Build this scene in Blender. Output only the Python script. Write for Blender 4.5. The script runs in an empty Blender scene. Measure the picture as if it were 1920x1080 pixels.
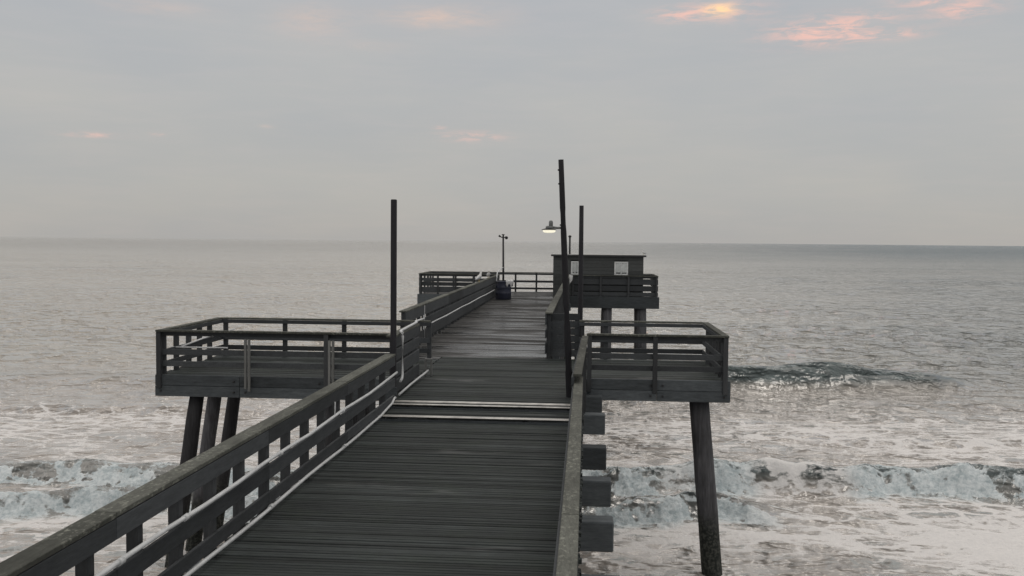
import bpy, bmesh, math, random
import numpy as np
from mathutils import Vector, Matrix
R = math.radians
random.seed(7); rng = np.random.default_rng(11)
scene = bpy.context.scene
COL = scene.collection

# ------------------------------------------------------------------ camera
F = 1800.0                      # focal length in photograph pixels (1920 wide)
CAM_Z = 7.0                     # metres above the sea
cam_d = bpy.data.cameras.new('camera'); cam = bpy.data.objects.new('camera', cam_d); COL.objects.link(cam)
cam_d.sensor_width = 36.0; cam_d.lens = 36.0 * F / 1920.0
cam_d.clip_start = 0.1; cam_d.clip_end = 90000
yaw = math.atan(138.0 / F); pitch = -math.atan(88.0 / F); roll = R(-0.54)
fw = Vector((-math.sin(yaw) * math.cos(pitch), math.cos(yaw) * math.cos(pitch), math.sin(pitch)))
right = fw.cross(Vector((0, 0, 1))).normalized(); up = right.cross(fw)
r2 = right * math.cos(roll) - up * math.sin(roll); u2 = right * math.sin(roll) + up * math.cos(roll)
cam.matrix_world = Matrix(((r2.x, u2.x, -fw.x, 0), (r2.y, u2.y, -fw.y, 0), (r2.z, u2.z, -fw.z, CAM_Z), (0, 0, 0, 1)))
scene.camera = cam
scene.render.resolution_x = 1024; scene.render.resolution_y = 576
scene.render.engine = 'CYCLES'
vs = scene.view_settings
vs.view_transform = 'Standard'; vs.look = 'None'; vs.exposure = 0.0; vs.gamma = 1.0; vs.use_curve_mapping = False

SUN_EL, SUN_AZ = 52.0, 14.0     # light through the cloud veil comes mostly from high over the sea
# ------------------------------------------------------------------ world: thin dawn overcast
world = bpy.data.worlds.new('World'); scene.world = world; world.use_nodes = True
nt = world.node_tree; nt.nodes.clear()
def N(tree, t, **kw):
    n = tree.nodes.new(t)
    for k, v in kw.items(): setattr(n, k, v)
    return n
def put(tree, sock, v):
    if isinstance(v, bpy.types.NodeSocket): tree.links.new(v, sock)
    else: sock.default_value = v
def M(tree, op, a, b=None, c=None, clamp=False):
    n = N(tree, 'ShaderNodeMath', operation=op, use_clamp=clamp)
    put(tree, n.inputs[0], a)
    if b is not None: put(tree, n.inputs[1], b)
    if c is not None: put(tree, n.inputs[2], c)
    return n.outputs[0]
def MR(tree, v, a, b, c=0.0, d=1.0, smooth=False):
    n = N(tree, 'ShaderNodeMapRange'); n.interpolation_type = 'SMOOTHSTEP' if smooth else 'LINEAR'; n.clamp = True
    put(tree, n.inputs[0], v)
    for i, q in enumerate((a, b, c, d)): put(tree, n.inputs[1 + i], q)
    return n.outputs[0]
def MIX(tree, f, a, b, mode='MIX'):
    n = N(tree, 'ShaderNodeMix', data_type='RGBA', blend_type=mode)
    put(tree, n.inputs[0], f); put(tree, n.inputs[6], a); put(tree, n.inputs[7], b)
    return n.outputs[2]
def NOISE(tree, vec, scale, detail=4, rough=0.55, dist=0.0):
    n = N(tree, 'ShaderNodeTexNoise'); put(tree, n.inputs['Vector'], vec)
    n.inputs['Scale'].default_value = scale; n.inputs['Detail'].default_value = detail
    n.inputs['Roughness'].default_value = rough; n.inputs['Distortion'].default_value = dist
    return n.outputs['Fac']
def VSCALE(tree, vec, s):
    n = N(tree, 'ShaderNodeMapping'); put(tree, n.inputs['Vector'], vec); n.inputs['Scale'].default_value = s
    return n.outputs[0]
def RAMP(tree, f, stops):
    n = N(tree, 'ShaderNodeValToRGB'); put(tree, n.inputs[0], f)
    e = n.color_ramp.elements
    while len(e) < len(stops): e.new(0.5)
    for i, (p, c) in enumerate(stops): e[i].position = p; e[i].color = (*c, 1)
    return n.outputs[0]

tc = N(nt, 'ShaderNodeTexCoord'); sep = N(nt, 'ShaderNodeSeparateXYZ'); nt.links.new(tc.outputs['Generated'], sep.inputs[0])
az = M(nt, 'MULTIPLY', M(nt, 'ARCTAN2', sep.outputs[0], sep.outputs[1]), 57.2958)
el = M(nt, 'MULTIPLY', M(nt, 'ARCSINE', sep.outputs[2]), 57.2958)
comb = N(nt, 'ShaderNodeCombineXYZ'); put(nt, comb.inputs[0], M(nt, 'MULTIPLY', az, 0.045)); put(nt, comb.inputs[1], M(nt, 'MULTIPLY', el, 0.14))
ae = comb.outputs[0]
n_broad = NOISE(nt, ae, 1.6, 3, 0.5); n_fine = NOISE(nt, VSCALE(nt, ae, (1, 1.5, 1)), 13.0, 7, 0.66, 0.5); n_wisp = NOISE(nt, VSCALE(nt, ae, (1, 2.4, 1)), 5.0, 5, 0.6, 0.6)
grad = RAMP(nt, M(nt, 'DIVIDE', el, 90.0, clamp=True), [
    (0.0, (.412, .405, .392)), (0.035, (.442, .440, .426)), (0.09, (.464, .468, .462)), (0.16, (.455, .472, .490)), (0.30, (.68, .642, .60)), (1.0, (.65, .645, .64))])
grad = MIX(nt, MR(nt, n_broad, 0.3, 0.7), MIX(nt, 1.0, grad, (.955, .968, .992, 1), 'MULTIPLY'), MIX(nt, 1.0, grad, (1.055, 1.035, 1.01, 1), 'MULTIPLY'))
# cool towards the left and right rims of the veil, darker water-blue low on the right
grad = MIX(nt, MR(nt, n_wisp, 0.45, 0.75, 0, 0.55), grad, MIX(nt, 1.0, grad, (1.07, 1.035, 1.03, 1), 'MULTIPLY'))
# lit breaks in the cloud deck: high bands all round, with the clear ones of the photograph
def px_dir(px, py):
    d = fw * F + r2 * (px - 960) - u2 * (py - 540)
    d.normalize(); return math.degrees(math.atan2(d.x, d.y)), math.degrees(math.asin(d.z))
patches = [(1350, 18, 26, 10, .95, 0), (1350, 20, 70, 17, .55, 1), (1275, 28, 50, 11, .55, 1), (1530, 62, 75, 20, .85, 1), (1655, 66, 60, 8, .75, 1), (1610, 38, 70, 14, .45, 1),
           (1805, 16, 50, 16, .65, 1), (1735, 2, 50, 8, .55, 1), (800, 34, 80, 14, .68, 2), (860, 30, 110, 26, .36, 2), (585, 40, 60, 28, .55, 2),
           (290, 12, 90, 14, .34, 2), (885, 256, 50, 8, .55, 1), (820, 239, 12, 3, .8, 1), (170, 253, 38, 4, .55, 1), (295, 251, 10, 3, .5, 1), (500, 237, 12, 3, .55, 2), (700, 85, 60, 10, .2, 2)]
sums = [None, None, None]
for (px, py, sx, sy, amp, kind) in patches:
    a0, e0 = px_dir(px, py); sa, se = sx / F * 57.3, sy / F * 57.3
    u = M(nt, 'DIVIDE', M(nt, 'SUBTRACT', az, a0), sa); v = M(nt, 'DIVIDE', M(nt, 'SUBTRACT', el, e0), se)
    q = M(nt, 'ADD', M(nt, 'MULTIPLY', u, u), M(nt, 'MULTIPLY', v, v))
    g = M(nt, 'MULTIPLY', M(nt, 'EXPONENT', M(nt, 'MULTIPLY', q, -1.0)), amp)
    sums[kind] = g if sums[kind] is None else M(nt, 'ADD', sums[kind], g)
tex = MR(nt, n_fine, 0.42, 0.60, 0.10, 1.25)
texs = MR(nt, n_fine, 0.36, 0.64, 0.35, 1.15)
high = M(nt, 'MULTIPLY', MR(nt, el, 14.5, 20.0, smooth=True), MR(nt, n_wisp, 0.52, 0.72))
sky = MIX(nt, M(nt, 'MULTIPLY', sums[2], texs, clamp=True), grad, (.66, .53, .47, 1))
sky = MIX(nt, M(nt, 'MULTIPLY', sums[1], tex, clamp=True), sky, (.88, .56, .48, 1))
sky = MIX(nt, M(nt, 'MULTIPLY', sums[0], MR(nt, n_fine, 0.35, 0.62, 0.25, 1.2), clamp=True), sky, (1.2, .78, .42, 1))
sky = MIX(nt, M(nt, 'MULTIPLY', high, 0.35), sky, (.66, .53, .47, 1))
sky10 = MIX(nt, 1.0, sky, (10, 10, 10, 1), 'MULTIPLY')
nish = N(nt, 'ShaderNodeTexSky', sky_type='NISHITA'); nish.sun_disc = False
nish.sun_elevation = R(SUN_EL); nish.sun_rotation = R(SUN_AZ); nish.dust_density = 1.0
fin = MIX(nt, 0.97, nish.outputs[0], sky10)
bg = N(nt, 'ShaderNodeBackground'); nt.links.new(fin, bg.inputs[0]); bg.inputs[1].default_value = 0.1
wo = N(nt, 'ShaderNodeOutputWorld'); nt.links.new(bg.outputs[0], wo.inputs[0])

# ------------------------------------------------------------------ sun, veiled by cloud
sd = bpy.data.lights.new('sun', 'SUN'); sd.energy = 0.5; sd.angle = R(25); sd.color = (1.0, .93, .85)
sun = bpy.data.objects.new('sun', sd); COL.objects.link(sun)
sv = Vector((math.sin(R(SUN_AZ)) * math.cos(R(SUN_EL)), math.cos(R(SUN_AZ)) * math.cos(R(SUN_EL)), math.sin(R(SUN_EL))))
sun.rotation_euler = sv.to_track_quat('Z', 'Y').to_euler(); sun.location = (0, 0, 60)

# ------------------------------------------------------------------ materials
MAT = {}
def newmat(name):
    m = bpy.data.materials.new(name); m.use_nodes = True; t = m.node_tree
    b = t.nodes['Principled BSDF']; MAT[name] = m
    return m, t, b
def wood(name, base, var=0.35, grain=(1, 1, 1), rough=0.8, spec=0.2, speck=None, speck_amt=0.0, wet=None, bump=0.25, moss=None, tide=False):
    m, t, b = newmat(name)
    geo = N(t, 'ShaderNodeNewGeometry'); pos = geo.outputs['Position']; oi = N(t, 'ShaderNodeObjectInfo')
    off = N(t, 'ShaderNodeVectorMath', operation='ADD'); t.links.new(pos, off.inputs[0])
    sh = N(t, 'ShaderNodeCombineXYZ'); put(t, sh.inputs[0], M(t, 'MULTIPLY', oi.outputs['Random'], 37.0)); t.links.new(sh.outputs[0], off.inputs[1])
    gv = VSCALE(t, off.outputs[0], grain)
    g = NOISE(t, gv, 9.0, 5, 0.62, 0.3); big = NOISE(t, pos, 0.9, 4, 0.6); fine = NOISE(t, gv, 40.0, 3, 0.6)
    f = M(t, 'ADD', M(t, 'MULTIPLY', M(t, 'SUBTRACT', g, 0.5), 1.6 * var), 1.0)
    f = M(t, 'MULTIPLY', f, M(t, 'ADD', M(t, 'MULTIPLY', M(t, 'SUBTRACT', oi.outputs['Random'], 0.5), var), 1.0))
    f = M(t, 'MULTIPLY', f, M(t, 'ADD', M(t, 'MULTIPLY', M(t, 'SUBTRACT', big, 0.5), 1.2 * var), 1.0))
    f = M(t, 'MULTIPLY', f, M(t, 'ADD', M(t, 'MULTIPLY', M(t, 'SUBTRACT', fine, 0.5), var), 1.0))
    vm = N(t, 'ShaderNodeVectorMath', operation='SCALE'); vm.inputs[0].default_value = base; t.links.new(f, vm.inputs['Scale'])
    c = vm.outputs[0]
    if moss:
        c = MIX(t, M(t, 'MULTIPLY', MR(t, NOISE(t, pos, 2.2, 5, 0.65), 0.48, 0.66), moss[1]), c, (*moss[0], 1))
    if tide:      # wet weedy zone between the tides
        zz = N(t, 'ShaderNodeSeparateXYZ'); t.links.new(pos, zz.inputs[0])
        k = MR(t, M(t, 'ADD', zz.outputs[2], M(t, 'MULTIPLY', M(t, 'SUBTRACT', big, .5), 1.2)), 1.5, 1.0)
        c = MIX(t, k, c, MIX(t, MR(t, NOISE(t, pos, 14.0, 4, .7), .45, .62), (.016, .020, .018, 1), (.085, .088, .078, 1)))
    if speck:
        s = MR(t, NOISE(t, VSCALE(t, pos, (1.0, 0.6, 1.0)), 26.0, 3, 0.7), 0.52, 0.66)
        s = M(t, 'MULTIPLY', s, MR(t, big, 0.40, 0.60))
        c = MIX(t, M(t, 'MULTIPLY', s, speck_amt), c, (*speck, 1))
    t.links.new(c, b.inputs['Base Color'])
    b.inputs['Roughness'].default_value = rough; b.inputs['Specular IOR Level'].default_value = spec
    if wet:
        w = NOISE(t, VSCALE(t, pos, wet[0]), 1.0, 4, 0.6)
        w = M(t, 'MULTIPLY', MR(t, w, wet[1], wet[1] + 0.10), MR(t, NOISE(t, VSCALE(t, pos, (.02, 2.3, 0)), 1.0, 2), .36, .52))
        t.links.new(MR(t, w, 0, 1, rough, wet[2]), b.inputs['Roughness'])
        t.links.new(MR(t, w, 0, 1, spec, wet[3]), b.inputs['Specular IOR Level'])
    bp = N(t, 'ShaderNodeBump'); bp.inputs['Strength'].default_value = bump; bp.inputs['Distance'].default_value = 0.01
    t.links.new(M(t, 'ADD', g, M(t, 'MULTIPLY', fine, 0.4)), bp.inputs['Height']); t.links.new(bp.outputs[0], b.inputs['Normal'])
    return m
def plain(name, col, rough=0.5, metal=0.0, emit=None, spec=0.5, var=0.15, scale=6.0):
    m, t, b = newmat(name)
    geo = N(t, 'ShaderNodeNewGeometry'); n = NOISE(t, geo.outputs['Position'], scale, 4, 0.6)
    lo = tuple(max(0, c * (1 - var)) for c in col); hi = tuple(min(1, c * (1 + var)) for c in col)
    t.links.new(MIX(t, MR(t, n, 0.3, 0.7), (*lo, 1), (*hi, 1)), b.inputs['Base Color'])
    b.inputs['Roughness'].default_value = rough; b.inputs['Metallic'].default_value = metal; b.inputs['Specular IOR Level'].default_value = spec
    if emit:
        b.inputs['Emission Color'].default_value = (*emit[0], 1); b.inputs['Emission Strength'].default_value = emit[1]
    return m
wood('deck_wood', (.041, .048, .048), 0.8, (0.35, 3.0, 3.0), 0.75, 0.16, wet=((0.35, 1.1, 1), 0.60, 0.38, 0.5), moss=((.040, .050, .042), .5))
wood('far_deck_wood', (.050, .051, .050), 0.7, (0.35, 3.0, 3.0), 0.70, 0.22, wet=((0.30, 1.5, 1), 0.45, 0.10, 1.0))
wood('rail_wood', (.066, .072, .077), 0.5, (1.5, 0.4, 2.5), 0.8, 0.2)
wood('cap_wood', (.100, .104, .092), 0.7, (2.5, 0.5, 1), 0.85, 0.15, speck=(.36, .37, .32), speck_amt=0.6, bump=0.5)
wood('post_wood', (.062, .066, .070), 0.45, (2.5, 2.5, 0.4), 0.8, 0.2)
wood('pale_post_wood', (.21, .215, .21), 0.4, (2.5, 2.5, 0.4), 0.85, 0.15)
wood('beam_wood', (.090, .102, .110), 0.75, (0.35, 1.0, 2.2), 0.85, 0.2)
wood('pile_wood', (.080, .081, .088), 1.3, (1.1, 1.1, 0.10), 0.7, 0.3, bump=0.8, tide=True)
wood('pole_wood', (.030, .030, .034), 0.5, (3.0, 3.0, 0.3), 0.8, 0.2)
wood('shed_wood', (.088, .094, .094), 0.3, (0.6, 2.0, 1.0), 0.85, 0.15)
plain('pvc', (.66, .68, .69), 0.35)
plain('pale_metal', (.55, .54, .51), 0.42, 0.8, var=.3)
plain('roof_edge', (.04, .042, .045), 0.7)
plain('roof_top', (.42, .43, .42), 0.7)
plain('white_paint', (.72, .74, .74), 0.5)
plain('pale_glass', (.66, .69, .69), 0.12, 0.4)  # sky showing in the panes is put into this pale colour
plain('bin_plastic', (.040, .046, .075), 0.45)
plain('bag_plastic', (.75, .76, .77), 0.35)
plain('gull_white', (.75, .75, .74), 0.8)
plain('gull_grey', (.35, .37, .39), 0.8)
plain('gull_beak', (.55, .38, .08), 0.5)
plain('lamp_grey', (.20, .21, .21), 0.5)
plain('lamp_dark', (.03, .03, .035), 0.5)
plain('lamp_bowl', (.9, .88, .75), 0.25, emit=((1.0, .94, .74), 0.8), var=.05)
plain('iron', (.03, .03, .032), 0.6)

# ------------------------------------------------------------------ builders
WL = {}
def wl(p): return WL[p.name] if p is not None else Vector((0, 0, 0))
def link(o, parent, center):
    COL.objects.link(o); o.parent = parent
    o.location = Vector(center) - wl(parent); WL[o.name] = Vector(center); return o
def tag(o, label=None, cat=None, group=None, kind=None):
    if label: o['label'] = label
    if cat: o['category'] = cat
    if group: o['group'] = group
    if kind: o['kind'] = kind
    return o
def thing(name, loc, label, cat, group=None):
    o = bpy.data.objects.new(name, None); o.empty_display_size = 0.2
    link(o, None, loc); return tag(o, label, cat, group)
def from_verts(name, verts, faces, mat, parent=None, smooth=False, center=None):
    v = np.array(verts, float); c = v.mean(0) if center is None else np.array(center, float)
    me = bpy.data.meshes.new(name); me.from_pydata((v - c).tolist(), [], faces); me.update()
    bm = bmesh.new(); bm.from_mesh(me); bmesh.ops.recalc_face_normals(bm, faces=bm.faces); bm.to_mesh(me); bm.free()
    me.materials.append(MAT[mat])
    if smooth: me.polygons.foreach_set('use_smooth', [True] * len(me.polygons))
    return link(bpy.data.objects.new(name, me), parent, c)
BOXC = {}
def box_mesh(dx, dy, dz, mat, bev):
    k = (round(dx, 3), round(dy, 3), round(dz, 3), mat, bev)
    if k not in BOXC:
        bm = bmesh.new(); bmesh.ops.create_cube(bm, size=1.0)
        bmesh.ops.scale(bm, vec=(k[0], k[1], k[2]), verts=bm.verts)
        if bev: bmesh.ops.bevel(bm, geom=list(bm.edges), offset=min(bev, min(k[:3]) * .3), segments=1, affect='EDGES')
        me = bpy.data.meshes.new('box'); bm.to_mesh(me); bm.free(); me.materials.append(MAT[mat]); BOXC[k] = me
    return BOXC[k]
def box(name, x0, x1, y0, y1, z0, z1, mat, parent=None, bev=0.005, rot=None):
    o = bpy.data.objects.new(name, box_mesh(x1 - x0, y1 - y0, z1 - z0, mat, bev))
    link(o, parent, ((x0 + x1) / 2, (y0 + y1) / 2, (z0 + z1) / 2))
    if rot: o.rotation_euler = rot
    return o
def board(name, p0, p1, w, h, mat, parent=None):
    """a straight board from p0 to p1 (centre line), w across (horizontal), h tall"""
    p0, p1 = Vector(p0), Vector(p1); d = p1 - p0; L = d.length
    o = bpy.data.objects.new(name, box_mesh(w, L, h, mat, 0.005)); link(o, parent, (p0 + p1) / 2)
    o.rotation_euler = (math.atan2(d.z, math.hypot(d.x, d.y)), 0, math.atan2(-d.x, d.y)); return o
def tube_data(path, rad, seg=10, cap=True):
    P = [Vector(p) for p in path]; rads = rad if isinstance(rad, (list, tuple)) else [rad] * len(P)
    vs_, fs = [], []
    for i, p in enumerate(P):
        d = (P[min(i + 1, len(P) - 1)] - P[max(i - 1, 0)]).normalized()
        a = d.cross(Vector((0, 0, 1)))
        if a.length < 0.05: a = d.cross(Vector((0, 1, 0)))
        a.normalize(); b = d.cross(a)
        for k in range(seg):
            t = 2 * math.pi * k / seg; q = p + (a * math.cos(t) + b * math.sin(t)) * rads[i]; vs_.append(q[:])
    for i in range(len(P) - 1):
        for k in range(seg):
            k2 = (k + 1) % seg; fs.append((i * seg + k, i * seg + k2, (i + 1) * seg + k2, (i + 1) * seg + k))
    if cap: fs.append(tuple(range(seg))); fs.append(tuple((len(P) - 1) * seg + k for k in range(seg)))
    return vs_, fs
def tube(name, path, rad, mat, parent=None, seg=10, smooth=True):
    v, f = tube_data(path, rad, seg)
    o = from_verts(name, v, f, mat, parent, smooth)
    if smooth:
        for p in o.data.polygons:
            if len(p.vertices) > 4: p.use_smooth = False
    return o
def lathe(name, prof, c, mat, parent=None, seg=20):
    v, f = [], []
    for (r, z) in prof:
        for k in range(seg):
            t = 2 * math.pi * k / seg; v.append((c[0] + r * math.cos(t), c[1] + r * math.sin(t), c[2] + z))
    for i in range(len(prof) - 1):
        for k in range(seg):
            k2 = (k + 1) % seg; f.append((i * seg + k, i * seg + k2, (i + 1) * seg + k2, (i + 1) * seg + k))
    f.append(tuple(range(seg))); f.append(tuple((len(prof) - 1) * seg + k for k in range(seg)))
    return from_verts(name, v, f, mat, parent, True)
def pile(x, y, ztop, zbot, r0, r1, dx=0.0, dy=0.0, parent=None, seg=14, label=None):
    n = 9; path, rad = [], []
    for i in range(n):
        t = i / (n - 1)
        path.append((x + dx * t + random.uniform(-.008, .008), y + dy * t, ztop + (zbot - ztop) * t)); rad.append((r0 + (r1 - r0) * t) * random.uniform(.98, 1.02))
    o = tube('pile', path, rad, 'pile_wood', parent, seg)
    if label: o['label'] = label
    return o

# ------------------------------------------------------------------ the sea
def vnoise(x, y, seed):
    xi = np.floor(x).astype(np.int64); yi = np.floor(y).astype(np.int64); fx = x - xi; fy = y - yi
    fx = fx * fx * (3 - 2 * fx); fy = fy * fy * (3 - 2 * fy)
    def h(a, b):
        n = (a * 374761393 + b * 668265263 + seed * 1442695041) & 0xffffffff
        n = ((n ^ (n >> 13)) * 1274126177) & 0xffffffff
        return ((n ^ (n >> 16)) & 0xffff) / 65535.0
    return (h(xi, yi) * (1 - fx) + h(xi + 1, yi) * fx) * (1 - fy) + (h(xi, yi + 1) * (1 - fx) + h(xi + 1, yi + 1) * fx) * fy
def fbm(x, y, seed, oct=4, gain=0.5):
    s = 0; a = 1; t = 0
    for i in range(oct):
        s = s + a * vnoise(x * 2 ** i, y * 2 ** i, seed + i * 17); t += a; a *= gain
    return s / t
def sstep(a, b, v):
    t = np.clip((v - a) / (b - a), 0, 1); return t * t * (3 - 2 * t)
def build_sea():
    dyp = np.linspace(760, 2.0, 760)
    yr = np.concatenate([np.arange(-60, 16, 1.5), CAM_Z * F / dyp, [9000, 15000, 40000]])
    u = np.concatenate([[-14000, -6000, -3200, -2200], np.linspace(-1560, 1330, 1080), [2000, 3000, 6000, 14000]])
    Y, U = np.meshgrid(yr, u, indexing='ij'); X = U / F * np.maximum(Y, 16.0)
    ysp = np.gradient(yr)[:, None] * np.ones_like(U); xsp = np.maximum(Y, 16) * 2.7 / F
    Zs = np.zeros_like(X)
    # wind chop and ripples: many small trains, each dropped where the mesh is too coarse for it
    surf = 1 - sstep(36, 60, Y + 6 * (fbm(X * .06, Y * .06, 3, 3) - .5))
    gust = 0.55 + 0.9 * fbm(X * .02 + 5, Y * .035, 21, 3)
    chop = np.zeros_like(X)
    for i in range(90):
        L = 1.3 * (12.0 ** (i / 89.0)); th = rng.normal(0, 0.62); kx, ky = 2 * np.pi / L * math.sin(th), 2 * np.pi / L * math.cos(th)
        a = 0.024 * L / (2 * np.pi) * (1.0 if L < 3 else 0.42)
        fade = np.clip((L / max(abs(math.cos(th)), .2) / ysp - 1.8) / 1.2, 0, 1) * np.clip((L / max(abs(math.sin(th)), .05) / xsp - 1.8) / 1.2, 0, 1)
        ph = X * kx + Y * ky + rng.uniform(0, 6.28)
        chop += a * fade * (np.sin(ph) + 0.34 * np.sin(2 * ph))
    xn = X / (1 + np.maximum(Y, 0) / 60) + 7 * (fbm(X * .03, Y * .02, 55, 3) - .5)
    clear = sstep(-10, 22, xn) * 0.66 + 0.34 * sstep(90, 700, Y)      # smooth turbid left, colour also lifted for reflected sky; darker, rippled right and far
    band = 0.6 + 0.8 * fbm(X * .012 + 8, Y * .045, 41, 3)
    Zs += chop * band * (0.62 + 0.5 * clear) * (1 - 0.35 * surf)
    # low swell marching in
    for L, a, th, p in ((38, .26, .05, 0.3), (27, .16, -.10, 2.1), (19, .10, .16, 4.0), (12, .06, -.2, 1.0)):
        ph = (X * math.sin(th) + Y * math.cos(th)) * 2 * np.pi / L + p + 1.6 * (fbm(X * .03, Y * .02, 9, 2) - .5)
        fade = np.clip((L / ysp - 2.2) / 2, 0, 1)
        Zs += a * fade * (np.exp(1.1 * (np.sin(ph) - 1)) - .45) * (0.35 + 0.65 * sstep(30, 70, Y))
    foam = np.zeros_like(X); crest = np.zeros_like(X)
    def breaker(base_y, amp, wf, wb, foamy, seed, lace=0.5, jag=1.0, tail=3.5):
        """ridge whose front foot lies at base_y; front wf deep, back wb; foamy 0..1 (arrays allowed)"""
        nonlocal Zs, foam, crest
        wob = (fbm(X * .28, X * 0 + seed, seed, 5, .6) - .5) * (0.9 + 1.1 * jag)
        d = Y - (base_y + wob)                 # >0 behind the foot
        A = amp * (1 + jag * (1.1 * fbm(X * .55, X * 0 + 3, seed + 2, 4) - .55) + (1 - jag) * .5 * (fbm(X * .16, X * 0 + 3, seed + 2, 2) - .5))
        up_ = sstep(0, 1, d / wf); dn = 1 - sstep(0, 1, (d - wf) / wb)
        prof = np.where(d < wf, up_, dn)
        Zs += A * prof
        turb = fbm(X * 3.2, Y * 2.6, seed + 5, 5, .65) - .5; turb2 = np.abs(fbm(X * 7, Y * 8, seed + 8, 3, .6) - .5); strk = fbm(X * 2.2 + .5 * Y, Y * .9, seed + 9, 5, .6) - .5
        dj = d + 1.1 * turb + .5 * strk; body = sstep(-.25, .15, dj) * (1 - sstep(wf * .7, wf + 0.8, dj))
        Zs += body * foamy * (0.28 * turb + 0.22 * turb2) * np.minimum(amp * 2, 1)
        foam = np.maximum(foam, foamy * body * (0.44 + 1.7 * strk + 1.3 * turb + .30 * (1 - sstep(wf * .3, wf * .9, d))))
        crest = np.maximum(crest, foamy * sstep(-.6, .05, d) * (1 - sstep(wf * 1.2, wf + 1.6, d)))
        trail = sstep(wf * .6, wf + .4, d) * (1 - sstep(wf + .5, wf + tail, d))
        foam = np.maximum(foam, foamy * trail * np.clip(lace * .72 + .7 * strk, 0, 1))
        foam = np.maximum(foam, foamy * (sstep(-1.4, -.1, d) * (1 - sstep(-.1, .1, d))) * lace * .45)
    ends = lambda a, b, w: sstep(a - w, a + w, X) * (1 - sstep(b - w, b + w, X))
    near = (Y < 70)
    # the two rollers that reach under the pier
    breaker(24.2 + 0.095 * X, .36 * ends(-40, 4.6, 1.4), 0.7, 1.5, ends(-40, 4.9, 1.2), 31, .5)
    breaker(26.4 + .07 * X + 0.3 * np.sin(X * .33 + 1), (.36 + .18 * sstep(-6, 3, X)) * ends(-60, 60, 2), 0.95, 2.2, np.clip(1 - 1.1 * ends(4.9, 7.4, .5) - .5 * ends(2.2, 3.1, .3), 0.08, 1), 47, .55, tail=4.5)
    # the green one standing up further out, right of the platform, not yet broken
    breaker(45.2 + 0.085 * X, 0.80 * ends(0, 13.0, 2.4) + .58 * ends(11.5, 18.0, 2.8) + .16 * ends(-60, 60, 3), 1.5, 4.5, 0.30 * ends(3, 16, 2) * sstep(.48, .64, fbm(X * .6, Y * .5, 77, 3)), 63, 1.3, jag=.12)
    breaker(33.5 + .05 * X, .20 * ends(7, 30, 4), .7, 2.5, .0 * X, 71)
    breaker(37.5 + .03 * X, .18 * ends(-40, -9, 4), .8, 2.5, .0 * X, 79)
    # old foam left on the water
    lac = fbm(X * .16 + 3, Y * .28, 91, 4)
    base_f = (.50 * sstep(19, 24, Y) * (1 - sstep(34, 50, Y)) + .31 * (1 - sstep(22, 26, Y))) * (0.15 + 1.5 * lac)
    base_f *= 0.80 + 0.20 * sstep(-4, 6, X)
    foam = np.maximum(foam, base_f * 1.0)
    Zs[Y < 16] *= 0.5
    co = np.stack([X, Y, Zs], -1).reshape(-1, 3)
    nr, nc = X.shape
    idx = np.arange(nr * nc).reshape(nr, nc)
    q = np.stack([idx[:-1, :-1], idx[:-1, 1:], idx[1:, 1:], idx[1:, :-1]], -1).reshape(-1, 4)
    me = bpy.data.meshes.new('sea'); me.vertices.add(len(co)); me.vertices.foreach_set('co', co.ravel().astype(np.float32))
    me.loops.add(q.size); me.loops.foreach_set('vertex_index', q.ravel().astype(np.int32))
    me.polygons.add(len(q)); me.polygons.foreach_set('loop_start', np.arange(0, q.size, 4, dtype=np.int32))
    me.polygons.foreach_set('use_smooth', np.ones(len(q), bool))
    me.update(calc_edges=True)
    for nm, arr in (('foam', foam), ('surf', surf), ('clear', clear), ('crest', crest), ('ripple', band * (0.95 + 0.45 * clear) * (1 - 0.35 * surf))):
        at = me.attributes.new(nm, 'FLOAT', 'POINT'); at.data.foreach_set('value', arr.ravel().astype(np.float32))
    # material
    m, t, b = newmat('sea_water')
    geo = N(t, 'ShaderNodeNewGeometry'); pos = geo.outputs['Position']
    fa = N(t, 'ShaderNodeAttribute', attribute_name='foam').outputs['Fac']; su = N(t, 'ShaderNodeAttribute', attribute_name='surf').outputs['Fac']
    sp = N(t, 'ShaderNodeSeparateXYZ'); t.links.new(pos, sp.inputs[0])
    cl = N(t, 'ShaderNodeAttribute', attribute_name='clear').outputs['Fac']; rp = N(t, 'ShaderNodeAttribute', attribute_name='ripple').outputs['Fac']
    deep = MIX(t, cl, (.42, .375, .305, 1), (.045, .098, .122, 1))  # left colour carries part of the reflected sky brightness
    sand = MIX(t, MR(t, NOISE(t, VSCALE(t, pos, (.25, .5, 0)), 1.0, 4), .35, .65), (.38, .342, .305, 1), (.50, .455, .408, 1))
    sand = MIX(t, M(t, 'MULTIPLY', cl, .55), sand, (.22, .225, .22, 1))
    hgt = MR(t, sp.outputs[2], .18, .52)
    body = MIX(t, su, deep, sand)
    cr = N(t, 'ShaderNodeAttribute', attribute_name='crest').outputs['Fac']
    body = MIX(t, M(t, 'MAXIMUM', M(t, 'MULTIPLY', hgt, .85), M(t, 'MULTIPLY', cr, .55)), body, MIX(t, MR(t, NOISE(t, VSCALE(t, pos, (.5, 1.2, 2.5)), 1.5, 5, .65, .8), .42, .72), (.028, .060, .068, 1), (.13, .19, .20, 1)))      # clear green water where the wave stands up
    t.links.new(body, b.inputs['Base Color'])
    b.inputs['IOR'].default_value = 1.45; b.inputs['Coat IOR'].default_value = 1.55; b.inputs['Coat Roughness'].default_value = .06
    t.links.new(M(t, 'MULTIPLY', MR(t, cl, .22, .95, 1.0, .0), MR(t, sp.outputs[2], .2, .5, 1.0, .15)), b.inputs['Coat Weight'])
    t.links.new(MR(t, sp.outputs[1], 60, 900, .05, .22), b.inputs['Roughness'])
    rip = NOISE(t, VSCALE(t, pos, (1.2, 2.6, 1)), 1.6, 4, .6, .3)
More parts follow.
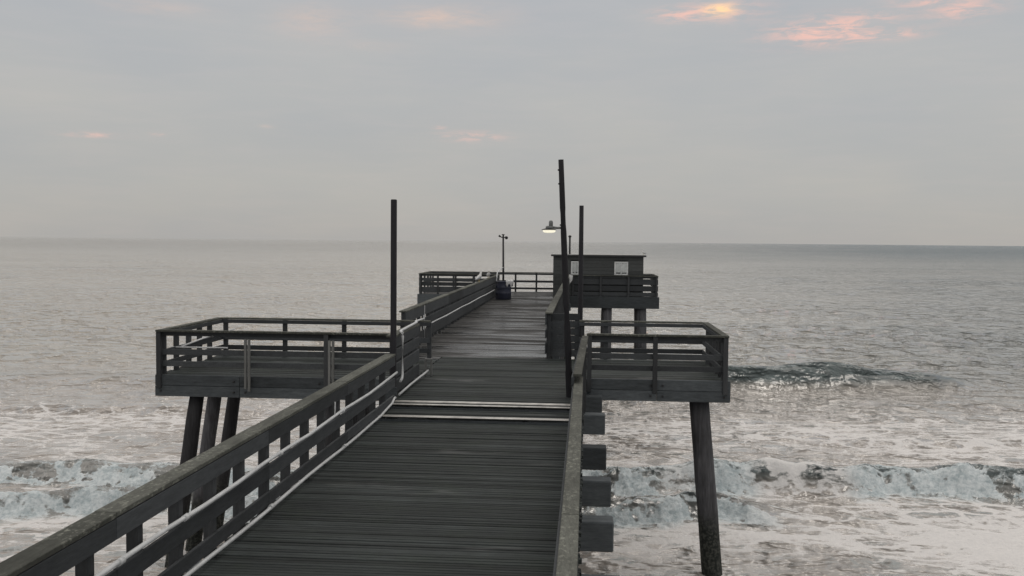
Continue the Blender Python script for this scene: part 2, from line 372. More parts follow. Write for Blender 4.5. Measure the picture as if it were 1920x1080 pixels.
    dash = MR(t, NOISE(t, VSCALE(t, pos, (.70, .80, 1)), 1.0, 3, .55, .2), .38, .70, smooth=True)
    dash2 = MR(t, NOISE(t, VSCALE(t, pos, (.20, .17, 1)), 1.0, 3, .6, .2), .38, .70, smooth=True)
    hh = M(t, 'MULTIPLY', M(t, 'ADD', M(t, 'MULTIPLY', rip, .12), M(t, 'ADD', M(t, 'MULTIPLY', dash, .46), M(t, 'MULTIPLY', dash2, .55))), rp)
    bp = N(t, 'ShaderNodeBump'); bp.inputs['Strength'].default_value = 1.0; bp.inputs['Distance'].default_value = 1.0
    t.links.new(hh, bp.inputs['Height']); t.links.new(bp.outputs[0], b.inputs['Normal']); t.links.new(bp.outputs[0], b.inputs['Coat Normal'])
    # foam
    warp = N(t, 'ShaderNodeTexNoise'); t.links.new(VSCALE(t, pos, (.7, 1.1, 1)), warp.inputs['Vector']); warp.inputs['Scale'].default_value = 1.3; warp.inputs['Detail'].default_value = 3
    wadd = N(t, 'ShaderNodeVectorMath', operation='MULTIPLY_ADD'); t.links.new(warp.outputs['Color'], wadd.inputs[0]); wadd.inputs[1].default_value = (1.4, 1.0, 0); t.links.new(pos, wadd.inputs[2])
    vor = N(t, 'ShaderNodeTexVoronoi', feature='DISTANCE_TO_EDGE'); t.links.new(VSCALE(t, wadd.outputs[0], (.75, 1.25, 0)), vor.inputs['Vector']); vor.inputs['Scale'].default_value = 1.0
    lace = M(t, 'SUBTRACT', 1.0, MR(t, vor.outputs['Distance'], 0.0, .13))
    streak = NOISE(t, VSCALE(t, pos, (.32, 1.9, 0)), 1.7, 6, .65, .5)
    tex_ = M(t, 'ADD', M(t, 'MULTIPLY', lace, .26), M(t, 'MULTIPLY', streak, .95))
    ff = MR(t, M(t, 'ADD', M(t, 'ADD', tex_, fa), M(t, 'MULTIPLY', M(t, 'SUBTRACT', NOISE(t, VSCALE(t, pos, (1, 1, 1.6)), 4.5, 5, .7), .5), .7)), .93, 1.14, smooth=True)
    fn = NOISE(t, pos, 9.0, 5, .7)
    fcol = MIX(t, MR(t, M(t, 'ADD', M(t, 'MULTIPLY', fn, .5), M(t, 'MULTIPLY', NOISE(t, VSCALE(t, pos, (1, .8, 1.5)), 2.2, 5, .7, .4), .5)), .41, .58), (.46, .54, .565, 1), (.82, .88, .895, 1))
    fcol = MIX(t, N(t, 'ShaderNodeAttribute', attribute_name='crest').outputs['Fac'], MIX(t, MR(t, fn, .3, .7), (.80, .79, .78, 1), (.94, .92, .90, 1)), fcol)
    fb = N(t, 'ShaderNodeBsdfPrincipled'); t.links.new(fcol, fb.inputs['Base Color']); fb.inputs['Roughness'].default_value = .7; fb.inputs['Specular IOR Level'].default_value = .25
    bp2 = N(t, 'ShaderNodeBump'); bp2.inputs['Strength'].default_value = .6; bp2.inputs['Distance'].default_value = .14
    t.links.new(M(t, 'ADD', NOISE(t, pos, 5.0, 6, .7), M(t, 'MULTIPLY', streak, .5)), bp2.inputs['Height']); t.links.new(bp2.outputs[0], fb.inputs['Normal'])
    mx = N(t, 'ShaderNodeMixShader'); t.links.new(ff, mx.inputs[0]); t.links.new(b.outputs[0], mx.inputs[1]); t.links.new(fb.outputs[0], mx.inputs[2])
    out = [n for n in t.nodes if n.type == 'OUTPUT_MATERIAL'][0]; t.links.new(mx.outputs[0], out.inputs['Surface'])
    me.materials.append(m)
    o = bpy.data.objects.new('sea', me); COL.objects.link(o); WL[o.name] = Vector((0, 0, 0)); tag(o, kind='structure')
    return o
build_sea()

# ------------------------------------------------------------------ the pier
DN, DR = 4.0, 4.15              # deck levels: near walkway, raised part beyond the steps
XL, XR = -3.43, -0.02           # near walkway edges
FL, FR = -4.55, -0.86           # far walkway edges (it is set off to the left)
Y0, YS1, YS2, YJ, YE, YT = 4.6, 15.62, 16.36, 23.2, 50.5, 54.2
pier = thing('pier', (-2.0, 3.2, 0), 'long weathered timber fishing pier running out over the surf on battered piles', 'pier')
def planks_y(part, x0, x1, y0, y1, ztop, pitch, mat, jitter=0.02, name='plank'):
    n = max(1, int(round((y1 - y0) / pitch))); p = (y1 - y0) / n
    for i in range(n):
        a = y0 + i * p
        o = box(name, x0, x1, a + .045 * p, a + p - .045 * p, ztop - .045, ztop, mat, part, 0.005)
        o.location.x += random.uniform(-jitter, jitter); o.location.z += random.uniform(-.006, .003)
        o.rotation_euler = (random.gauss(0, .010), random.gauss(0, .0006), random.gauss(0, .0012))
def joined_planks(part, x0, x1, y0, y1, ztop, pitch, mat, name='plank_field'):
    n = int(round((y1 - y0) / pitch)); p = (y1 - y0) / n; v, f = [], []
    for i in range(n):
        a, b_ = y0 + i * p + .007, y0 + (i + 1) * p - .007; dz = random.uniform(-.006, .003); tl = random.gauss(0, .010) * p
        k = len(v)
        for (yy, zt) in ((a, ztop + dz - tl / 2), (b_, ztop + dz + tl / 2)):
            v += [(x0, yy, zt - .045), (x1, yy, zt - .045), (x1, yy, zt), (x0, yy, zt)]
        f += [(k, k + 1, k + 2, k + 3), (k + 4, k + 7, k + 6, k + 5), (k, k + 4, k + 5, k + 1), (k + 1, k + 5, k + 6, k + 2), (k + 2, k + 6, k + 7, k + 3), (k + 3, k + 7, k + 4, k)]
    o = from_verts(name, v, f, mat, part); o['kind'] = 'stuff'; return o
def stringers(part, xs, y0, y1, ztop, h=.26, w=.09):
    for x in xs: box('stringer', x - w / 2, x + w / 2, y0, y1, ztop - h, ztop, 'beam_wood', part)

def part_empty(name, loc, parent):
    o = bpy.data.objects.new(name, None); o.empty_display_size = .1; return link(o, parent, loc)
wk = part_empty('walkway', (-1.8, 8, DN), pier)
planks_y(wk, XL - .10, XR, Y0, YS1, DN, .070, 'deck_wood')
stringers(wk, (XL + .1, -2.6, -1.8, -1.0, XR - .12), Y0, YS2 + .05, DN - .05)
st = part_empty('steps', (-1.8, YS1, DN), pier)
box('riser', XL, XR, YS1, YS1 + .04, DN - .05, DN + .028, 'beam_wood', st)
planks_y(st, XL - .06, XR, YS1 + .14, YS2, DN + .075, .15, 'deck_wood', name='tread')
box('pale_strip', XL + .02, XR - .01, YS1 - .02, YS1 + .13, DN + .066, DN + .078, 'pale_metal', st)  # pale metallic strips laid for the bright lines across the steps
box('riser', XL, XR, YS2 + .02, YS2 + .05, DN + .03, DN + .10, 'beam_wood', st)
box('pale_strip', XL + .04, XR - .01, YS2, YS2 + .10, DN + .140, DN + .152, 'pale_metal', st)
box('pale_strip', XL + .04, XR - .01, YS2 + .24, YS2 + .40, DN + .143, DN + .156, 'pale_metal', st)
wk2 = part_empty('walkway', (-1.8, 20, DR), pier)
planks_y(wk2, XL - .06, XR, YS2 + .41, YJ, DR, .080, 'deck_wood')
box('plank', XL - .06, XR, YS2 + .11, YS2 + .23, DR - .05, DR - .004, 'deck_wood', wk2)
stringers(wk2, (XL + .1, -2.6, -1.8, -1.0, XR - .12), YS2 + .06, YJ, DR - .05)
wk3 = part_empty('walkway', (-2.8, 30, DR), pier)
joined_planks(wk3, FL - .06, FR + .03, YJ + .004, YE - .01, DR, .10, 'far_deck_wood')
joined_planks(wk3, FL - .06, XL - .075, 22.62, YJ, DR, .10, 'far_deck_wood')
stringers(wk3, (FL + .1, -3.6, -2.7, -1.8, FR - .1), YJ + .05, YE, DR - .05)
# side platforms: near edge at 20.1, far edge at 23.1
PLX, PRX = -8.9, 2.97
PLAT = {'left': (19.35, 22.65), 'right': (20.05, 23.4)}
for (xa, xb, nm) in ((PLX, XL - .07, 'left'), (XR + .01, PRX, 'right')):
    PN, PF = PLAT[nm]
    sp_ = part_empty('side_platform', ((xa + xb) / 2, (PN + PF) / 2, DR), pier)
    sp_['label'] = 'fishing platform jutting out to the %s of the walkway' % nm
    planks_y(sp_, xa, xb, PN + .05, PF - .05, DR, .15, 'deck_wood')
    ja, jb = xa - (.04 if nm == 'left' else 0), xb + (.04 if nm == 'right' else 0); nj = 3 if nm == 'left' else 2
    for q in range(nj):
        fa_, fb_ = ja + (jb - ja) * q / nj + .004, ja + (jb - ja) * (q + 1) / nj - .004
        for (z0, z1) in ((DR - .45, DR - .232), (DR - .224, DR - .005)):
            yo = random.uniform(-.008, .004); box('fascia_board', fa_, fb_, PN - .05 + yo, PN + .045, z0, z1, 'beam_wood', sp_)
        for e in (fa_ + .12, fb_ - .12):
            for zz in (DR - .34, DR - .12): box('bolt', e - .018, e + .018, PN - .085, PN - .04, zz - .018, zz + .018, 'iron', sp_)
    box('fascia_board', xa, xb, PF - .045, PF + .04, DR - .45, DR - .005, 'beam_wood', sp_)
    xo = xa if nm == 'left' else xb
    box('fascia_board', xo - .06, xo + .06, PN + .05, PF - .05, DR - .45, DR - .052, 'beam_wood', sp_)
    for i in range(4):
        y_ = PN + .6 + i * .62; box('joist', xa + .1, xb - .1, y_, y_ + .06, DR - .30, DR - .052, 'beam_wood', sp_)
# battered piles carrying them
for y_ in (19.68, 20.72, 22.0): pile(-8.18, y_, DR - .40, -1.2, .15, .18, -.78, .1, pier)
pile(-5.35, 19.8, DR - .4, -1.2, .19, .21, -.12, 0, pier); pile(-5.05, 20.6, DR - .4, -1.2, .18, .20, -.05, .1, pier)
pile(-5.1, 22.0, DR - .4, -1.2, .18, .20, -.05, .1, pier)
pile(2.42, 20.42, DR - .40, -1.0, .205, .225, .44, 0, pier, 18, 'stout pile under the outer corner of the right platform, streaked with damp')
# bents: cap beam on three piles every two metres
bent = [3.1, 5.17, 7.25, 9.32, 11.4, 13.35, 15.5, 17.6, 19.72]
for i, y_ in enumerate(bent):
    zt = (DN if y_ < 15.6 else DR) - .31; tip = .37 + .02 * (i % 2)
    box('cap_beam', -3.95, tip, y_ - .15, y_ + .15, zt - .36, zt - .001, 'beam_wood', pier, .015)
    for x in (-3.25, -1.75, -.45): pile(x, y_, zt - .35, -1.2, .15, .17, (-.25 if x < -3 else 0), 0, pier, 12)
for k, y_ in enumerate((21.9, 24.6, 28.6, 32.7, 36.8, 40.9, 45.0, 49.0)):
    zt = DR - .31; xe = .02 if k == 1 else FR + .12
    box('cap_beam', FL - .3, xe, y_ - .15, y_ + .15, zt - .36, zt - .001, 'beam_wood', pier, .015)
    for x in (FL + .25, -2.7, FR - .3): pile(x, y_, zt - .35, -1.2, .17, .19, (-.3 if x < -4 else 0), 0, pier, 12)
# the head of the T
TX0, TX1 = -8.85, 3.78
hd = part_empty('pier_head', (-2.5, 52, DR), pier)
joined_planks(hd, TX0, TX1, YE + .02, YT - .05, DR, .16, 'far_deck_wood')
for (ya, yb) in ((YE - .09, YE + .015), (YT - .045, YT + .06)): 
    if ya < 51:
        box('fascia_board', TX0 - .06, FL - .07, ya, yb, DR - .62, DR - .004, 'beam_wood', hd); box('fascia_board', FR + .04, TX1 + .06, ya, yb, DR - .62, DR - .004, 'beam_wood', hd)
        box('fascia_board', FL - .065, FR + .035, ya, yb, DR - .62, DR - .05, 'beam_wood', hd)
    else: box('fascia_board', TX0 - .06, TX1 + .06, ya, yb, DR - .62, DR - .004, 'beam_wood', hd)
for x in (TX0, TX1): box('fascia_board', x - .05, x + .05, YE + .02, YT - .05, DR - .62, DR - .05, 'beam_wood', hd)
for x in (TX0 + .7, -7.0, -5.2, -3.2, 1.15, 2.95):
    for y_ in (YE + .3, YT - .5): pile(x, y_, DR - .6, -1.2, .25, .28, (.10 if x > 2 else -.05), 0, hd, 12)

# ------------------------------------------------------------------ railings
def railing(name, p0, p1, deck, label, side, cap_h, posts, rails, capw=.18, capt=.04, under=.16, group='timber railings of the pier', cap_mat='cap_wood', post_h=None, rail_mat='rail_wood', seg_len=3.6, post_mat='post_wood', cap_up=0.0):
    """straight railing from p0 to p1 (xy); rails are nailed on `side` of the posts (unit sign of the left normal)"""
    p0, p1 = Vector((*p0, 0)), Vector((*p1, 0)); d = (p1 - p0); L = d.length; d.normalize(); n = Vector((-d.y, d.x, 0)) * side
    t = thing(name, ((p0.x + p1.x) / 2, (p0.y + p1.y) / 2, deck), label, 'railing', group)
    rz = math.atan2(-d.x, d.y)
    def at(s, off, z): q = p0 + d * s + n * off; return (q.x, q.y, deck + z)
    nseg = max(1, int(round(L / seg_len)))
    for i in range(nseg):
        a, b_ = L * i / nseg + (.003 if i else 0), L * (i + 1) / nseg - (.003 if i < nseg - 1 else 0)
        dz = random.uniform(-.004, .004)
        board('cap', at(a, 0, cap_h - capt / 2 + dz), at(b_, 0, cap_h - capt / 2 + dz), capw, capt, cap_mat, t)
        if under: board('top_rail', at(a, .069, cap_h - capt - under / 2 - .006), at(b_, .069, cap_h - capt - under / 2 - .006), .036, under, rail_mat, t)
        for (z0, z1) in rails: board('rail', at(a, .069, (z0 + z1) / 2 + dz), at(b_, .069, (z0 + z1) / 2 + dz), .036, z1 - z0, rail_mat, t)
    for s in posts:
        q = at(s, 0, 0); hw = .048; zt = cap_h - capt - .003
        o = box('post', q[0] - hw, q[0] + hw, q[1] - hw, q[1] + hw, deck - .28, deck + zt, post_mat, t); o.rotation_euler.z = rz + random.gauss(0, .01)
    return t
def every(L, first, step):
    r = []; s = first
    while s < L - .03: r.append(s); s += step
    return r
# left, near: posts every 0.75 m
railing('walkway_railing', (-3.54, 3.4), (-3.45, 16.82), DN, 'left walkway railing nearest the viewer, with mossy cap and white pipes along it', -1, .97, every(13.4, .08, .745), ((.38, .54), (.10, .24)))
railing('walkway_railing', (-3.50, 17.1), (-3.50, 19.6), DR, 'short raised railing beyond the square black pole on the left', -1, 1.13, every(2.5, .15, .6), ((.66, .86), (.36, .60), (.07, .30)), under=.18)
railing('walkway_railing', (-.095, 3.4), (-.085, 14.45), DN, 'right walkway railing nearest the viewer, cap dotted with pale lichen and nail heads', 1, .97, every(11, .35, .745), ((.38, .54), (.10, .24)), capw=.13)
railing('walkway_railing', (-.10, 13.75), (.01, 19.45), DN, 'right walkway railing between the nearest one and the platform', 1, 1.10, every(5.7, 1.2, .9), ((.52, .68), (.24, .38)), capw=.12)
railing('walkway_railing', (FL + .02, 23.55), (FL - .03, YE - .4), DR, 'long left railing of the far walkway with two gulls on it', -1, 1.09, every(26, .1, .75), ((.50, .70), (.12, .38)), under=.26)
railing('walkway_railing', (FR - .02, 23.2), (FR - .02, YE - .2), DR, 'right railing of the far walkway, running up to the shed', 1, 1.13, every(27, .1, .75), ((.50, .70), (.12, .38)), under=.26)
PR_ = ((.41, .53), (.17, .28))
def plat_rail(nm, p0, p1, label, side, posts, h=.94, rails=PR_, under=.085): return railing(nm, p0, p1, DR, label, side, h, posts, rails, capw=.14, under=under, group='railings round the platforms', seg_len=4)
# left platform
PN, PF = PLAT['left']
lw = XL - .07 - PLX
plat_rail('platform_railing', (PLX + .075, PN + .0), (PLX + .075, PF - .04), 'railing on the outer left end of the left platform', -1, [.12, .75, 1.4, 2.0, 2.6])
plat_rail('platform_railing', (PLX + .15, PF - .03), (XL - .25, PF - .03), 'seaward railing along the back of the left platform', -1, [.06, 1.53, 2.98, 4.4, 5.05])
nr_ = plat_rail('platform_railing', (PLX + .01, PN - .06), (XL - .35, PN - .06), 'railing on the shoreward side of the left platform', 1, [.05, 3.6])
for xx in (-6.93, -5.17):
    for k, off in enumerate((-.062, .012)):
        box('post', xx + off, xx + off + .05, PN - .165, PN - .115, DR - .25 - .05 * k, DR + .78, 'pale_post_wood', nr_)['label'] = 'pale weathered upright bolted to the platform edge'
# right platform
PN, PF = PLAT['right']
plat_rail('platform_railing', (PRX - .075, PN + .0), (PRX - .075, PF - .04), 'railing on the outer right end of the right platform', 1, [.12, .62, 1.1, 1.6, 2.1, 2.75])
plat_rail('platform_railing', (XR - .12, PF - .03), (PRX - .15, PF - .03), 'seaward railing along the back of the right platform', -1, [.08, .65, 3.1])
plat_rail('platform_railing', (XR + .06, PN - .06), (PRX - .01, PN - .06), 'railing on the shoreward side of the right platform', 1, [.06, 1.42, 2.86])
# end of the right far railing: boarded panel turning out to the platform
pn = thing('boarded_panel', (-.6, 23.5, DR), 'solid boarded panel at the corner where the walkway narrows, behind leaning pole', 'panel')
for i in range(6): box('board', FR - .03, -.13, 23.46, 23.50, DR + .03 + i * .178, DR + .03 + i * .178 + .17, 'rail_wood', pn)
for x in (FR + .02, -.2): box('post', x - .048, x + .048, 23.505, 23.60, DR - .2, DR + 1.08, 'post_wood', pn)
# T head
TR = ((.52, .64), (.13, .24))
def t_rail(p0, p1, label, side, posts, rails=TR): return railing('pier_head_railing', p0, p1, DR, label, side, 1.10, posts, rails, capw=.14, under=.10, group='railings round the pier head', seg_len=4.5)
t_rail((TX0 + .08, YT - .06), (TX1 - .1, YT - .06), 'seaward railing at the very end of the pier', -1, every(12.3, .1, 1.18))
t_rail((TX0 + .08, YE + .1), (TX0 + .08, YT - .14), 'railing on the left end of the pier head', -1, [.2, 1.3, 2.4, 3.3])
t_rail((TX1 - .08, YE + .1), (TX1 - .08, YT - .14), 'railing on the right end of the pier head', 1, [.2, 1.0, 1.8, 2.6, 3.3], ((.72, .84), (.44, .58), (.16, .30)))
t_rail((TX0 + .0, YE - .02), (FL - .12, YE - .02), 'shoreward railing of the pier head, left of the walkway', 1, every(4.1, .08, .95), ((.70, .86), (.44, .64), (.10, .38)))
t_rail((FR + .12, YE - .02), (TX1 - .0, YE - .02), 'shoreward railing in front of the shed', 1, every(4.5, .08, 1.45), ((.62, .92), (.28, .56), (.02, .22)))

# ------------------------------------------------------------------ poles and lamps
pl = thing('wooden_pole', (-3.40, 16.95, DR), 'straight square black pole standing at the left railing beside the steps', 'pole', 'bare poles along the pier')
box('shaft', -3.465, -3.367, 16.86, 16.955, DN - .3, CAM_Z + .72, 'pole_wood', pl, .012)
box('foot_block', -3.49, -3.34, 16.825, 16.858, DR - .12, DR + .22, 'beam_wood', pl)
pl = thing('leaning_pole', (-.25, 17.6, DR), 'tall round pole leaning left beside the right railing, carrying a lit lamp', 'pole', 'bare poles along the pier')
bx, by = -.262, 17.6
def lean(z): t = (z - DR) / (8.49 - DR); return bx + (-.478 - bx) * t
zs = [DR - .9 + i * (8.49 - DR + .9) / 12 for i in range(13)]
tube('shaft', [(lean(z) + random.uniform(-.0015, .0015), by, z) for z in zs], [.072 - .024 * i / 12 for i in range(13)], 'pole_wood', pl, 12)
for z in (8.05, 8.3, 7.3): box('bolt', lean(z) - .065, lean(z) - .035, by - .05, by - .02, z - .015, z + .015, 'iron', pl)
lz = CAM_Z + .26; lx = lean(lz)
lp = thing('street_lamp', (lx, by, lz), 'lit barn lamp with glowing bowl on a short arm of the leaning pole', 'lamp')
tube('arm', [(lx - .03, by, lz - .01), (lx - .12, by, lz - .012), (lx - .21, by, lz + .0)], .022, 'lamp_grey', lp, 8)
hx = lx - .265
lathe('photocell', [(.03, 0), (.038, .005), (.038, .07), (.030, .095), (.012, .103)], (hx + .035, by, lz + .022), 'lamp_grey', lp, 14)
lathe('housing', [(.055, -.035), (.075, -.02), (.075, .012), (.05, .026)], (hx + .015, by, lz), 'lamp_grey', lp, 16)
lathe('reflector_skirt', [(.060, -.018), (.134, -.043), (.138, -.052), (.13, -.052), (.05, -.03)], (hx, by, lz), 'lamp_dark', lp, 24)
lathe('bowl', [(.112, -.052), (.118, -.066), (.112, -.084), (.09, -.098), (.04, -.104)], (hx + .005, by, lz), 'lamp_bowl', lp, 24)
pl = thing('wooden_pole', (-.125, 24.6, 3.8), 'straight thin black pole rising in front of the shed, behind the platform', 'pole', 'bare poles along the pier')
tube('shaft', [(-.12, 24.6, 2.4), (-.125, 24.6, 5.0), (-.128, 24.6, 7.92)], [.07, .065, .055], 'pole_wood', pl, 12)
box('strap', -.215, -.035, 24.44, 24.76, 3.72, 3.80, 'iron', pl)
# lamp post at the end of the left railing
lp = thing('lamp_post', (-4.22, 49.2, DR), 'thin post with two small floodlights at the far end of the left railing', 'lamp post')
tube('shaft', [(-4.22, 49.2, DR - .3), (-4.23, 49.2, 5.6), (-4.25, 49.2, 7.28)], [.055, .052, .045], 'iron', lp, 10)
lathe('cap', [(.03, 0), (.085, .05), (.085, .065), (.02, .07)], (-4.25, 49.2, 7.28), 'iron', lp, 12)
tube('bracket', [(-4.42, 49.15, 7.25), (-4.33, 49.17, 7.19), (-4.25, 49.2, 7.18), (-4.14, 49.17, 7.19)], .025, 'iron', lp, 8)
tube('floodlight', [(-4.47, 49.13, 7.28), (-4.38, 49.15, 7.21)], [.055, .04], 'iron', lp, 10)
tube('floodlight', [(-4.13, 49.16, 7.20), (-4.08, 49.12, 7.17), (-4.05, 49.08, 7.15)], [.05, .085, .07], 'iron', lp, 10)

# ------------------------------------------------------------------ white conduits
def conduit(label, paths, rad=.021, couplings=()):
    t = thing('conduit', paths[0][0], label, 'pipe', 'white plastic conduits on the railings')
    for p in paths: tube('pipe', p, rad, 'pvc', t, 10)
    for (c, d) in couplings:
        c = Vector(c); d = Vector(d).normalized() * .04; tube('coupling', [c - d, c + d], rad * 1.32, 'pvc', t, 10)
    return t
xin = -3.335
def xi(y_): return -3.427 + (y_ - 3.4) * .09 / 13.42
up_path = [(xi(3.5 + i * .8), 3.5 + i * .8, DN + .605 + .012 * math.sin(i * 1.7)) for i in range(16)] + [(xi(16.83), 16.83, DN + .64)]
cp = [((xi(y_), y_, DN + .605), (0, 1, 0)) for y_ in (5.6, 6.75, 7.9, 10.4, 13.1)]
c1 = conduit('upper white pipe along the nearest left railing, above the middle rail', [up_path], couplings=cp)
tube('clip', [(xi(12.7), 12.7, DN + .60), (xi(12.7), 12.7, DN + .80)], .010, 'pvc', c1, 6)
lo_path = [(xi(3.5 + i * .8), 3.5 + i * .8, DN + .085 + .010 * math.sin(i * 1.3 + 1)) for i in range(16)] + [(xi(15.9), 15.9, DN + .12), (xi(16.4), 16.4, DN + .15), (xi(16.6), 16.62, DN + .21), (xi(16.7) - .01, 16.75, DN + .20)]
conduit('lower white pipe along the deck edge of the nearest left railing', [lo_path], couplings=[((xi(y_), y_, DN + .085), (0, 1, 0)) for y_ in (7.2, 10.1, 13.2)])
conduit('white pipe low along the short raised left railing', [[(xin, 17.05, DR + .06), (xin, 18.2, DR + .075), (xin + .01, 19.2, DR + .08), (xin + .03, 19.5, DR + .09), (xin + .06, 19.85, DR + .12)]])
far_x = FL + .085
conduit('white pipe climbing over the short raised railing to the far walkway', [
    [(xin + .02, 17.06, DR + .30), (xin + .02, 17.2, DR + .33), (xin + .02, 17.25, DR + .40), (xin + .02, 17.25, DR + 1.10), (xin + .01, 17.27, DR + 1.16), (-3.42, 17.6, DR + 1.16), (-3.44, 19.4, DR + 1.17), (-3.60, 20.2, DR + 1.12), (far_x, 26.2, DR + .68), (far_x, 26.35, DR + .67)],
    [(far_x, 26.35, DR + 1.04), (far_x, 26.35, DR + .06)]], .024)
conduit('long white pipe along the far left railing up to the bin', [[(far_x, 26.4 + i * 2.06, DR + .44 + .01 * math.sin(i * 2.1)) for i in range(11)]], .024)
conduit('white pipe bending from the bin to the thin lamp post', [[(far_x + .02, 47.6, DR + .75), (far_x + .02, 48.2, DR + 1.26), (far_x + .1, 48.6, DR + 1.36), (-4.24, 49.13, DR + 1.5)]], .03)
conduit('white pipe along the outer end railing of the left platform', [[(PLX + .19, PN + .02, DR + .50), (PLX + .19, PN + 1.2, DR + .56), (PLX + .19, PF - .12, DR + .60)]], .02)
conduit('white pipe along the shoreward railing of the left platform', [[(PLX + .05, PN - .17, DR + .51), (-7.6, PN - .17, DR + .515)]], .017)
# small stub post where the left platform opens
sb = thing('stub_post', (-3.25, 19.9, DR), 'short grey stub post on the deck where the low pipe ends', 'post')
for x in (-3.33, -3.21): box('upright', x - .018, x + .018, 19.86, 19.93, DR, DR + .33, 'pale_post_wood', sb)
box('crosspiece', -3.35, -3.19, 19.86, 19.93, DR + .333, DR + .365, 'pale_post_wood', sb)

# ------------------------------------------------------------------ shed on the pier head
SX0, SX1, SY0, SY1, SZ1 = -1.72, 3.02, 50.85, 53.4, 6.22
sh = thing('shed', ((SX0 + SX1) / 2, (SY0 + SY1) / 2, DR), 'flat roofed dark timber shed with two white framed windows on the pier head', 'shed')
win = [(-.78, -.36, 5.26, 5.97), (1.50, 2.22, 5.26, 5.97)]
wl_ = part_empty('wall', ((SX0 + SX1) / 2, SY0, DR), sh)
# front wall boarding: horizontal siding boards cut round the windows
nb = 11; bh = (SZ1 - DR) / nb
for i in range(nb):
    za, zb = DR + i * bh, DR + (i + 1) * bh - .006
    cuts = [SX0]
    for (a, b_, c, d_) in win:
        if zb > c and za < d_: cuts += [a, b_]
    cuts.append(SX1)
    for k in range(0, len(cuts), 2): box('siding_board', cuts[k], cuts[k + 1], SY0 - .025 - .006 * (i % 2), SY0, za, zb, 'shed_wood', wl_, .004)
box('side_wall', SX0, SX0 + .06, SY0 + .001, SY1, DR, SZ1 - .002, 'shed_wood', sh); box('side_wall', SX1 - .06, SX1, SY0 + .001, SY1, DR, SZ1 - .002, 'shed_wood', sh)
box('back_wall', SX0 + .061, SX1 - .061, SY1 - .06, SY1, DR, SZ1 - .003, 'shed_wood', sh)
rf = box('roof', SX0 - .12, SX1 + .14, SY0 - .16, SY1 + .12, SZ1 + .001, SZ1 + .085, 'roof_edge', sh, .01)
box('roof_felt', SX0 - .10, SX1 + .12, SY0 - .10, SY1 + .1, SZ1 + .086, SZ1 + .11, 'roof_top', rf, .004)
tube('vent_pipe', [(-.87, 51.6, SZ1 + .1), (-.87, 51.6, SZ1 + 1.0)], .05, 'iron', sh, 10)
lathe('vent_cap', [(.05, 0), (.085, .03), (.085, .08), (.04, .12)], (-.87, 51.6, SZ1 + 1.0), 'iron', sh, 12)
for (a, b_, c, d_) in win:
    w = part_empty('window', ((a + b_) / 2, SY0, (c + d_) / 2), sh); y0, y1 = SY0 - .06, SY0 - .002
    box('frame', a, b_, y0, y1, c, c + .07, 'white_paint', w); box('frame', a, b_, y0, y1, d_ - .07, d_, 'white_paint', w)
    box('frame', a, a + .07, y0 + .003, y1, c + .071, d_ - .071, 'white_paint', w); box('frame', b_ - .07, b_, y0 + .003, y1, c + .071, d_ - .071, 'white_paint', w)
    mx_ = (a + b_) / 2
    box('mullion', mx_ - .018, mx_ + .018, y0 + .012, y1, c + .071, d_ - .071, 'white_paint', w)
    for (p, q) in ((a + .071, mx_ - .019), (mx_ + .019, b_ - .071)):
        box('pane', p, q, SY0 - .022, SY0 - .012, c + .071, d_ - .071, 'pale_glass', w, 0)
        box('vent_slot', p + .03, q - .02, y0 + .006, SY0 - .024, c + .085, c + .135, 'roof_edge', w, 0)

# ------------------------------------------------------------------ bin, notice
bn = thing('litter_bin', (-4.02, 46.9, DR), 'dark round litter bin with a white bag spilling over its rim at the walkway end', 'bin')
lathe('drum', [(.36, 0), (.385, .02), (.385, .28), (.395, .30), (.385, .32), (.385, .56), (.395, .58), (.385, .60), (.39, .84), (.40, .86), (.40, .88), (.36, .88), (.35, .70)], (-4.02, 46.9, DR), 'bin_plastic', bn, 24)
bv, bf = [], []
for i in range(7):
    for k in range(18):
        t = k / 17; a = -1.2 + 1.7 * t; rr = .40 + .035 * math.sin(k * 2.3) + [-.06, -.02, .02, .05, .05, .04, .03][i] * (1 + .5 * math.sin(k * 1.7))
        z = DR + .84 + [.05, .10, .09, .05, .0, -.05, -.09 - .16 * max(0, math.sin(k * 1.1))][i] + .03 * math.sin(k * 3.1 + i)
        bv.append((-4.02 + rr * math.cos(a), 46.9 + rr * math.sin(a), z))
for i in range(6):
    for k in range(17): bf.append((i * 18 + k, i * 18 + k + 1, (i + 1) * 18 + k + 1, (i + 1) * 18 + k))
from_verts('liner_bag', bv, bf, 'bag_plastic', bn, True)
nt_ = thing('notice_board', (-.76, 47.0, DR + 1.1), 'small white tapering notice at the far right railing just beside the leaning pole', 'notice')
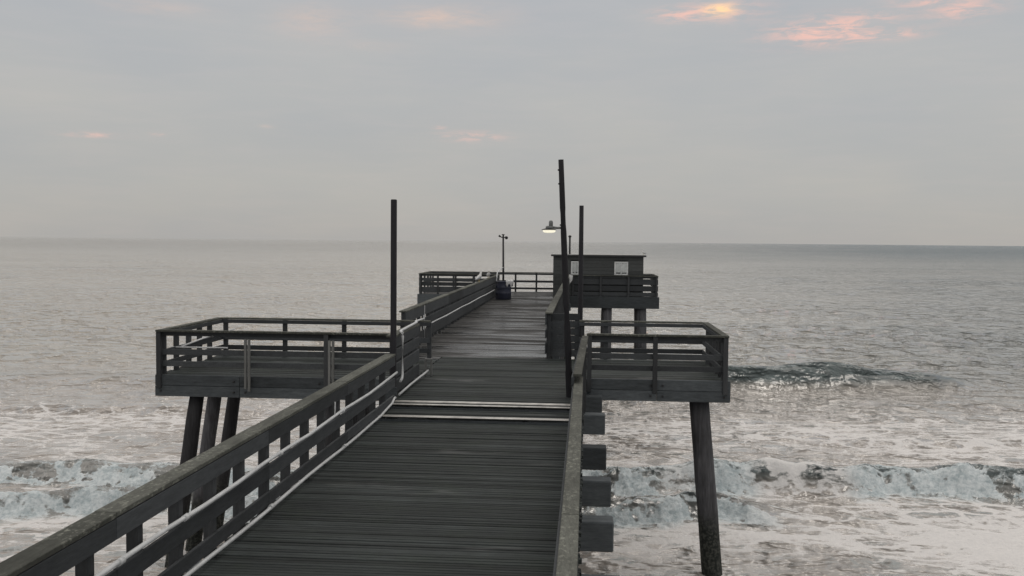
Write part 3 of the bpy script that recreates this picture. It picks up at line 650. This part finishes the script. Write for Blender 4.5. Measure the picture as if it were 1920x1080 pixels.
from_verts('board', [(-.80, 47.0, 5.40), (-.62, 47.0, 5.34), (-.66, 47.0, 5.10), (-.78, 47.0, 4.93), (-.80, 47.03, 5.40), (-.62, 47.03, 5.34), (-.66, 47.03, 5.10), (-.78, 47.03, 4.93)],
           [(0, 1, 2, 3), (4, 7, 6, 5), (0, 4, 5, 1), (1, 5, 6, 2), (2, 6, 7, 3), (3, 7, 4, 0)], 'white_paint', nt_)
box('stake', -.80, -.76, 47.031, 47.07, DR + .3, DR + 1.2, 'post_wood', nt_)

# ------------------------------------------------------------------ gulls
def gull(x, y, z, heading, label, s=1.0):
    g = thing('gull', (x, y, z), label, 'gull', 'gulls perched on the pier')
    c, sn = math.cos(heading), math.sin(heading)
    def W(px, py, pz): return (x + s * (px * c - py * sn), y + s * (px * sn + py * c), z + s * pz)
    spine = [(-.21, 0, .09, .012), (-.16, 0, .115, .030), (-.08, 0, .15, .062), (.0, 0, .185, .082), (.06, 0, .22, .078), (.095, 0, .27, .050), (.11, 0, .31, .042), (.125, 0, .345, .046), (.150, 0, .36, .034), (.172, 0, .352, .012)]
    v, f = tube_data([W(a, b_, d_) for a, b_, d_, _ in spine], [r * s for *_, r in spine], 12); from_verts('body', v, f, 'gull_white', g, True)
    v, f = tube_data([W(.165, 0, .352), W(.20, 0, .345), W(.215, 0, .335)], [.012 * s, .009 * s, .002 * s], 6); from_verts('beak', v, f, 'gull_beak', g, True)
    for q in (-1, 1):
        v, f = tube_data([W(.06, q * .07, .225), W(-.03, q * .075, .19), W(-.13, q * .05, .14), W(-.25, q * .015, .10)], [.018 * s, .034 * s, .026 * s, .004 * s], 8); from_verts('wing', v, f, 'gull_grey', g, True)
        v, f = tube_data([W(.01, q * .03, .12), W(.0, q * .03, .005)], .007 * s, 6); from_verts('leg', v, f, 'gull_beak', g)
    return g
gull(FL + .02, 40.6, DR + 1.09, R(62), 'gull with raised head on the far left railing, nearer of two', 1.12)
gull(FL + .02, 44.6, DR + 1.09, R(-75), 'hunched gull on the far left railing, farther of two', 1.0)
gull(SX1 + .02, 51.2, SZ1 + .11, R(180), 'small gull on the right corner of the shed roof', .62)
